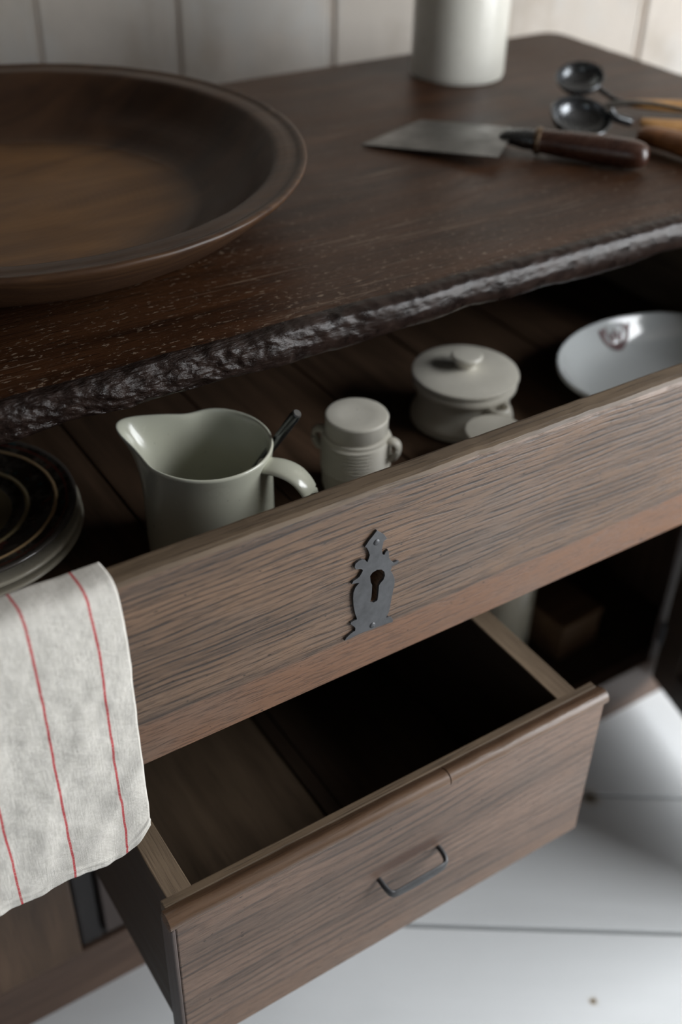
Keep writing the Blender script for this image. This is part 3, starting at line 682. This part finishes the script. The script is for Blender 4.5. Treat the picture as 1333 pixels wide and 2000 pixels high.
hp = [(-.054, 0, .119, .0095, .006), (-.060, 0, .1205, .0125, .0055), (-.075, 0, .1215, .0135, .0048), (-.090, 0, .1165, .0135, .0047), (-.1015, 0, .103, .0132, .0047), (-.1045, 0, .085, .0125, .0047), (-.101, 0, .065, .0115, .0047), (-.090, 0, .047, .011, .0047), (-.073, 0, .034, .0105, .005), (-.054, 0, .026, .0105, .0055)]
q = smooth_profile(hp, 4)
obj('handle', tube([v[:3] for v in q], [(v[3], v[4]) for v in q], 20, up=(.3, 0, 1)), M['jug'], jug)
# spoon standing in the jug
sb_ = Vector((.4050, .0350, ZD+.012))
spn = thing('spoon', 'thin black handled spoon leaning in the cream jug', 'spoon', tuple(sb_))
dv = (Vector((.4497, -.0425, .780)) - sb_)
obj('handle', tube([dv*k for k in (.12, .4, .7, .97, 1.0)], [.0026, .0036, .0044, .0052, .0046], 14), M['blk'], spn)
bm = bmesh.new(); solid_ball(bm, dv*.06, .008, .4); obj('bowl', bm, M['blk'], spn)
bm = tube([dv*.999, dv*1.008], [.0046, .0038], 14); obj('tip', bm, M['steel'], spn, label='pale worn end')

# lidded jar with two small ears
jar = thing('jar', 'small ribbed cream stoneware jar with flat lid and side ears, right of the milk jug', 'jar', (.5580, .0180, ZD), math.radians(-50))
pr = [(0, .001), (.033, .001), (.037, .004), (.0395, .012), (.0405, .03)]
for k in range(9):
    z = .034 + k*.0042; pr += [(.0418, z), (.0386, z+.0021)]
pr += [(.0385, .0725), (.036, .0740), (.034, .0745), (.033, .070), (.033, .01), (0, .008)]
obj('jar_body', lathe([(a*.885, b) for a, b in pr], 64), M['stone'], jar)
pr = [(0, .0745), (.0345, .0745), (.0372, .0752), (.0382, .0775), (.0380, .0900), (.0385, .0925), (.0372, .0945), (.0350, .0952), (.02, .0940), (0, .0937)]
obj('lid', lathe([(a*.86, b) for a, b in pr], 64), M['stone'], jar)
for s in (1, -1):
    pts = [(s*.033, 0, .067), (s*.039, 0, .0695), (s*.0445, 0, .066), (s*.045, 0, .058), (s*.041, 0, .050), (s*.033, 0, .047)]
    obj('ear', tube(smooth_profile(pts, 4), (.0065, .0036), 14), M['stone'], jar)

# casserole
cas = thing('casserole', 'round cream stoneware pot with a flat knobbed lid, right of the ribbed jar', 'pot', (.7470, .0755, ZD))
pr = [(0, .001), (.055, .001), (.0595, .003), (.0605, .007), (.0592, .011), (.0560, .017), (.0540, .027), (.0545, .038), (.0575, .045), (.0605, .0475), (.0600, .0545), (.0560, .0555), (.052, .053), (.051, .02), (0, .012)]
obj('pot_body', lathe(smooth_profile(pr, 2), 80), M['stone'], cas)
pr = [(0, .0560), (.0600, .0560), (.0628, .0575), (.0640, .0600), (.0632, .0622), (.0600, .0634), (.045, .0655), (.022, .0668), (.0125, .0680), (.0120, .0715), (.0150, .0765), (.0185, .0790), (.0190, .0815), (.0170, .0835), (.010, .0840), (0, .0838)]
obj('lid', lathe([(a*.97, b) for a, b in pr], 80), M['stone'], cas)
for a0 in (math.radians(-88), math.radians(92)):
    c_, s_ = math.cos(a0), math.sin(a0); pts = []
    for k in range(9):
        q = -1 + 2*k/8; rr = .0555 + .016*math.sqrt(max(0, 1-q*q)); aa = a0 + q*.20
        pts.append((rr*math.cos(aa), rr*math.sin(aa), .040))
    obj('ear', tube(pts, (.0042, .0058), 12), M['stone'], cas)

sj = thing('small_jar', 'little cream lidded pot just behind the drawer front, before the knobbed pot', 'pot', (.7170, -.0195, ZD))
pr = [(0, .001), (.030, .001), (.033, .004), (.034, .012), (.033, .034), (.031, .0375), (.028, .036), (.027, .01), (0, .008)]
obj('pot_body', lathe([(a*.92, b) for a, b in pr], 56), M['stone'], sj)
pr = [(0, .0372), (.033, .0372), (.0362, .0385), (.0370, .0405), (.0358, .0425), (.033, .0430), (0, .0428)]
obj('lid', lathe([(a*.92, b) for a, b in pr], 56), M['stone'], sj)

# oval bowl with a printed crest
bw = thing('bowl', 'glossy white oval bowl with a small red brown crest, right end of the upper drawer', 'bowl', (.9960, -.0010, ZD))
BA, BB = .145, .112
bp = [(0, .002), (.50, .002), (.52, 0), (.56, .001), (.60, .005), (.74, .014), (.88, .027), (.965, .036), (.992, .0395), (1.0, .0425), (.995, .0450), (.975, .0455), (.950, .0430), (.90, .034), (.82, .022), (.72, .013), (.58, .0085), (.30, .007), (0, .0065)]
obj('bowl_body', lathe(smooth_profile(bp, 3), 112, BA, BB), M['bowl'], bw)
# crest: strokes laid on the inner slope; u along the rim, v from floor (0) up to rim (1)
slope = [(.70, .0122), (.74, .0148), (.78, .018), (.82, .0222), (.86, .0278), (.90, .0342), (.93, .0392), (.95, .0430)]
def crest_pt(u, v, off=.0006):
    v = min(max(v, 0), 1)*(len(slope)-1); i = min(int(v), len(slope)-2); f = v-i
    r = slope[i][0]*(1-f)+slope[i+1][0]*f; z = slope[i][1]*(1-f)+slope[i+1][1]*f
    a = math.radians(84.5) - u*1.35
    return Vector((BA*(r-.004)*math.cos(a), BB*(r-.004)*math.sin(a), z+off+.0006))
bm = bmesh.new()
def stroke(pts, wd):
    P = smooth_profile(pts, 4); Lr = []; Rr = []
    for i, p in enumerate(P):
        a = Vector(P[max(i-1, 0)]); b = Vector(P[min(i+1, len(P)-1)]); d = (b-a); d.normalize(); n = Vector((-d.y, d.x))
        for lst, s in ((Lr, 1), (Rr, -1)):
            q = (p[0] + n.x*s*wd*.12, p[1] + n.y*s*wd); lst.append((bm.verts.new(crest_pt(*q)), bm.verts.new(crest_pt(*q, off=.0001))))
    for i in range(len(P)-1):
        bm.faces.new((Lr[i][0], Lr[i+1][0], Rr[i+1][0], Rr[i][0])); bm.faces.new((Lr[i][1], Rr[i][1], Rr[i+1][1], Lr[i+1][1]))
        bm.faces.new((Lr[i][0], Lr[i][1], Lr[i+1][1], Lr[i+1][0])); bm.faces.new((Rr[i][0], Rr[i+1][0], Rr[i+1][1], Rr[i][1]))
stroke([(-.13, .78), (-.11, .5), (-.06, .28), (0, .22), (.06, .28), (.11, .5), (.13, .78)], .14)
stroke([(-.06, .66), (-.035, .42), (0, .62), (.035, .42), (.06, .66)], .11)
stroke([(-.13, .80), (-.10, .70), (-.07, .82)], .10); stroke([(.07, .82), (.10, .70), (.13, .80)], .10)
obj('crest', bm, M['emblem'], bw, smooth=False, label='red brown printed crest')

# stacked plates
PX, PY = .1700, .1560
def plate(name, label, z, r, mat, body, group=None):
    p = thing(name, label, 'plate', (PX, PY, z)); k = r/.125
    pr = [(0, .0015), (.060*k, .0015), (.064*k, 0), (.070*k, .0012), (.085*k, .006), (.110*k, .010), (r-.0012, .0118), (r, .0135), (r-.0012, .0150), (r-.004, .0152), (.108*k, .0130), (.088*k, .0098), (.070*k, .0056), (.060*k, .0046), (0, .0042)]
    obj(body, lathe(smooth_profile(pr, 3), 96), mat, p); return p
plate('plate', 'plain cream plate, lowest of the stack of plates behind the tea towel', ZD, .1275, M['cream'], 'plate_body')
plate('plate', 'plain cream plate, middle of the stack of plates behind the tea towel', ZD+.0105, .1265, M['cream'], 'plate_body')
tp = thing('plate', 'brown and black patterned plate with gold rings of pattern and painted ridge highlight, on top of the stack', 'plate', (PX, PY, ZD+.021))
pr = [(0, .0015), (.056, .0015), (.060, 0), (.066, .0015), (.080, .007), (.105, .0120), (.1215, .0150), (.1235, .0165), (.1225, .0182), (.120, .0182), (.1165, .0168), (.107, .0150), (.1045, .0152), (.1025, .0160), (.1005, .0150), (.098, .0138), (.080, .0098), (.0765, .0098), (.0745, .0106), (.072, .0095), (.066, .0068), (.0600, .0058), (.058, .0064), (.050, .0060), (0, .0056)]
obj('plate_body', lathe(smooth_profile(pr, 2), 110), M['pattern'], tp)

# tea towel over the drawer front
tw = thing('tea_towel', 'off white linen tea towel with thin red stripes, hung over the upper drawer front', 'towel', (.07, -.20, .52))
def path(s):
    """arc length s -> (y,z) of the drape, s=0 at inside hem"""
    seq = [(-.1698, .752), (-.1698, .780), (-.1702, .7945), (-.1735, .8008), (-.182, .8022), (-.192, .8022), (-.1985, .8000), (-.2024, .7945), (-.2035, .785), (-.2040, .74), (-.2045, .66), (-.2045, .58), (-.2040, .50)]
    return seq
seq = smooth_profile(path(0), 6); acc = [0]
for a, b in zip(seq, seq[1:]): acc.append(acc[-1] + math.hypot(b[0]-a[0], b[1]-a[1]))
def at(s):
    for i in range(len(acc)-1):
        if s <= acc[i+1]:
            f = (s-acc[i])/(acc[i+1]-acc[i]); return (seq[i][0]*(1-f)+seq[i+1][0]*f, seq[i][1]*(1-f)+seq[i+1][1]*f)
    return seq[-1]
def bottom_s(x):
    zb = .5155 + .0035*math.sin(x*60) + .003*noise.noise(Vector((x*40, 0, 0)))
    if x < .11: zb += (.11-x)*.14
    if x > .165: zb += ((x-.165)/.04)**2.2*.022
    return acc[-1] - (zb-.50)
bm = bmesh.new(); uvl = bm.loops.layers.uv.new('UVMap'); NU, NV = 170, 260; G = []
XA, XB = -.075, .2060
for i in range(NU+1):
    x = XA + (XB-XA)*i/NU; col = []; smax = bottom_s(x)
    for j in range(NV+1):
        s = smax*j/NV; y, z = at(s)
        front = min(1, max(0, (s-.085)/.07))
        top = min(1, max(0, (s-.03)/.01))
        fold = .0014*noise.noise(Vector((x*45+s*20, s*38-x*10, 8))) + .0022*noise.noise(Vector((x*11 + s*3, s*4, 0))) + .0016*noise.noise(Vector((x*30 - s*9, s*11+x*16, 3))) + .0008*noise.noise(Vector((x*60, s*55, 6)))
        ridge = .0014*(1-abs(noise.noise(Vector((x*13 + s*9, s*7 - x*6, 9))))*2.2)
        hem = .0018*math.exp(-((smax-s)/.006)**2)*noise.noise(Vector((x*90, 2, 2))) + .001*math.exp(-((smax-s-.009)/.002)**2)
        d = (fold + ridge + .0028)*front + .0004*top*noise.noise(Vector((x*60, s*60, 1)))
        edge = max(0, (x - (XB-.010))/.010); dy = -d - hem*front
        dx = .0012*noise.noise(Vector((s*14, 5, x*2)))*(x/XB) - .0045*max(0, 1-s/.11)*max(0, x/XB)
        v = bm.verts.new((x+dx-.07, y+dy+.20, z + .0015*top*(1-front)*(.5+noise.noise(Vector((x*24, s*20, 1))))-.52))
        col.append((v, (x, s)))
    G.append(col)
for i in range(NU):
    for j in range(NV):
        q = (G[i][j], G[i+1][j], G[i+1][j+1], G[i][j+1]); f = bm.faces.new([a[0] for a in q]); f.smooth = True
        for lp, a in zip(f.loops, q): lp[uvl].uv = a[1]
me = bpy.data.meshes.new('cloth'); bmesh.ops.recalc_face_normals(bm, faces=bm.faces[:]); bm.to_mesh(me); bm.free(); me.materials.append(M['linen'])
cl = bpy.data.objects.new('cloth', me); link(cl, tw)
md = cl.modifiers.new('thick', 'SOLIDIFY'); md.thickness = .0016; md.offset = 0

# ------------------------------------------------------------------ inside the open right bay
jr = thing('stoneware_jar', 'tall cream jar standing inside the dark open right cupboard', 'jar', (.9450, .1500, .0865))
pr = [(0, 0), (.033, 0), (.037, .004), (.038, .03), (.038, .16), (.036, .20), (.030, .225), (.030, .245), (.033, .252), (.030, .255), (.026, .25), (.026, .05), (0, .03)]
obj('jar_body', lathe(smooth_profile(pr, 2), 48), M['cream'], jr)
bxo = thing('wooden_box', 'low brown wooden box beside the cream jar inside the right cupboard', 'box', (1.036, .150, .0865), math.radians(4))
for a in ((-.042, .042, -.070, -.062, 0, .062), (-.042, .042, .062, .070, 0, .062), (-.042, -.034, -.0615, .0615, 0, .062), (.034, .042, -.0615, .0615, 0, .062)):
    obj('side', boxm(*a, bev=.001), M['boxw'], bxo)
obj('lid', boxm(-.044, .044, -.072, .072, .0622, .070, bev=.0015), M['boxw'], bxo)
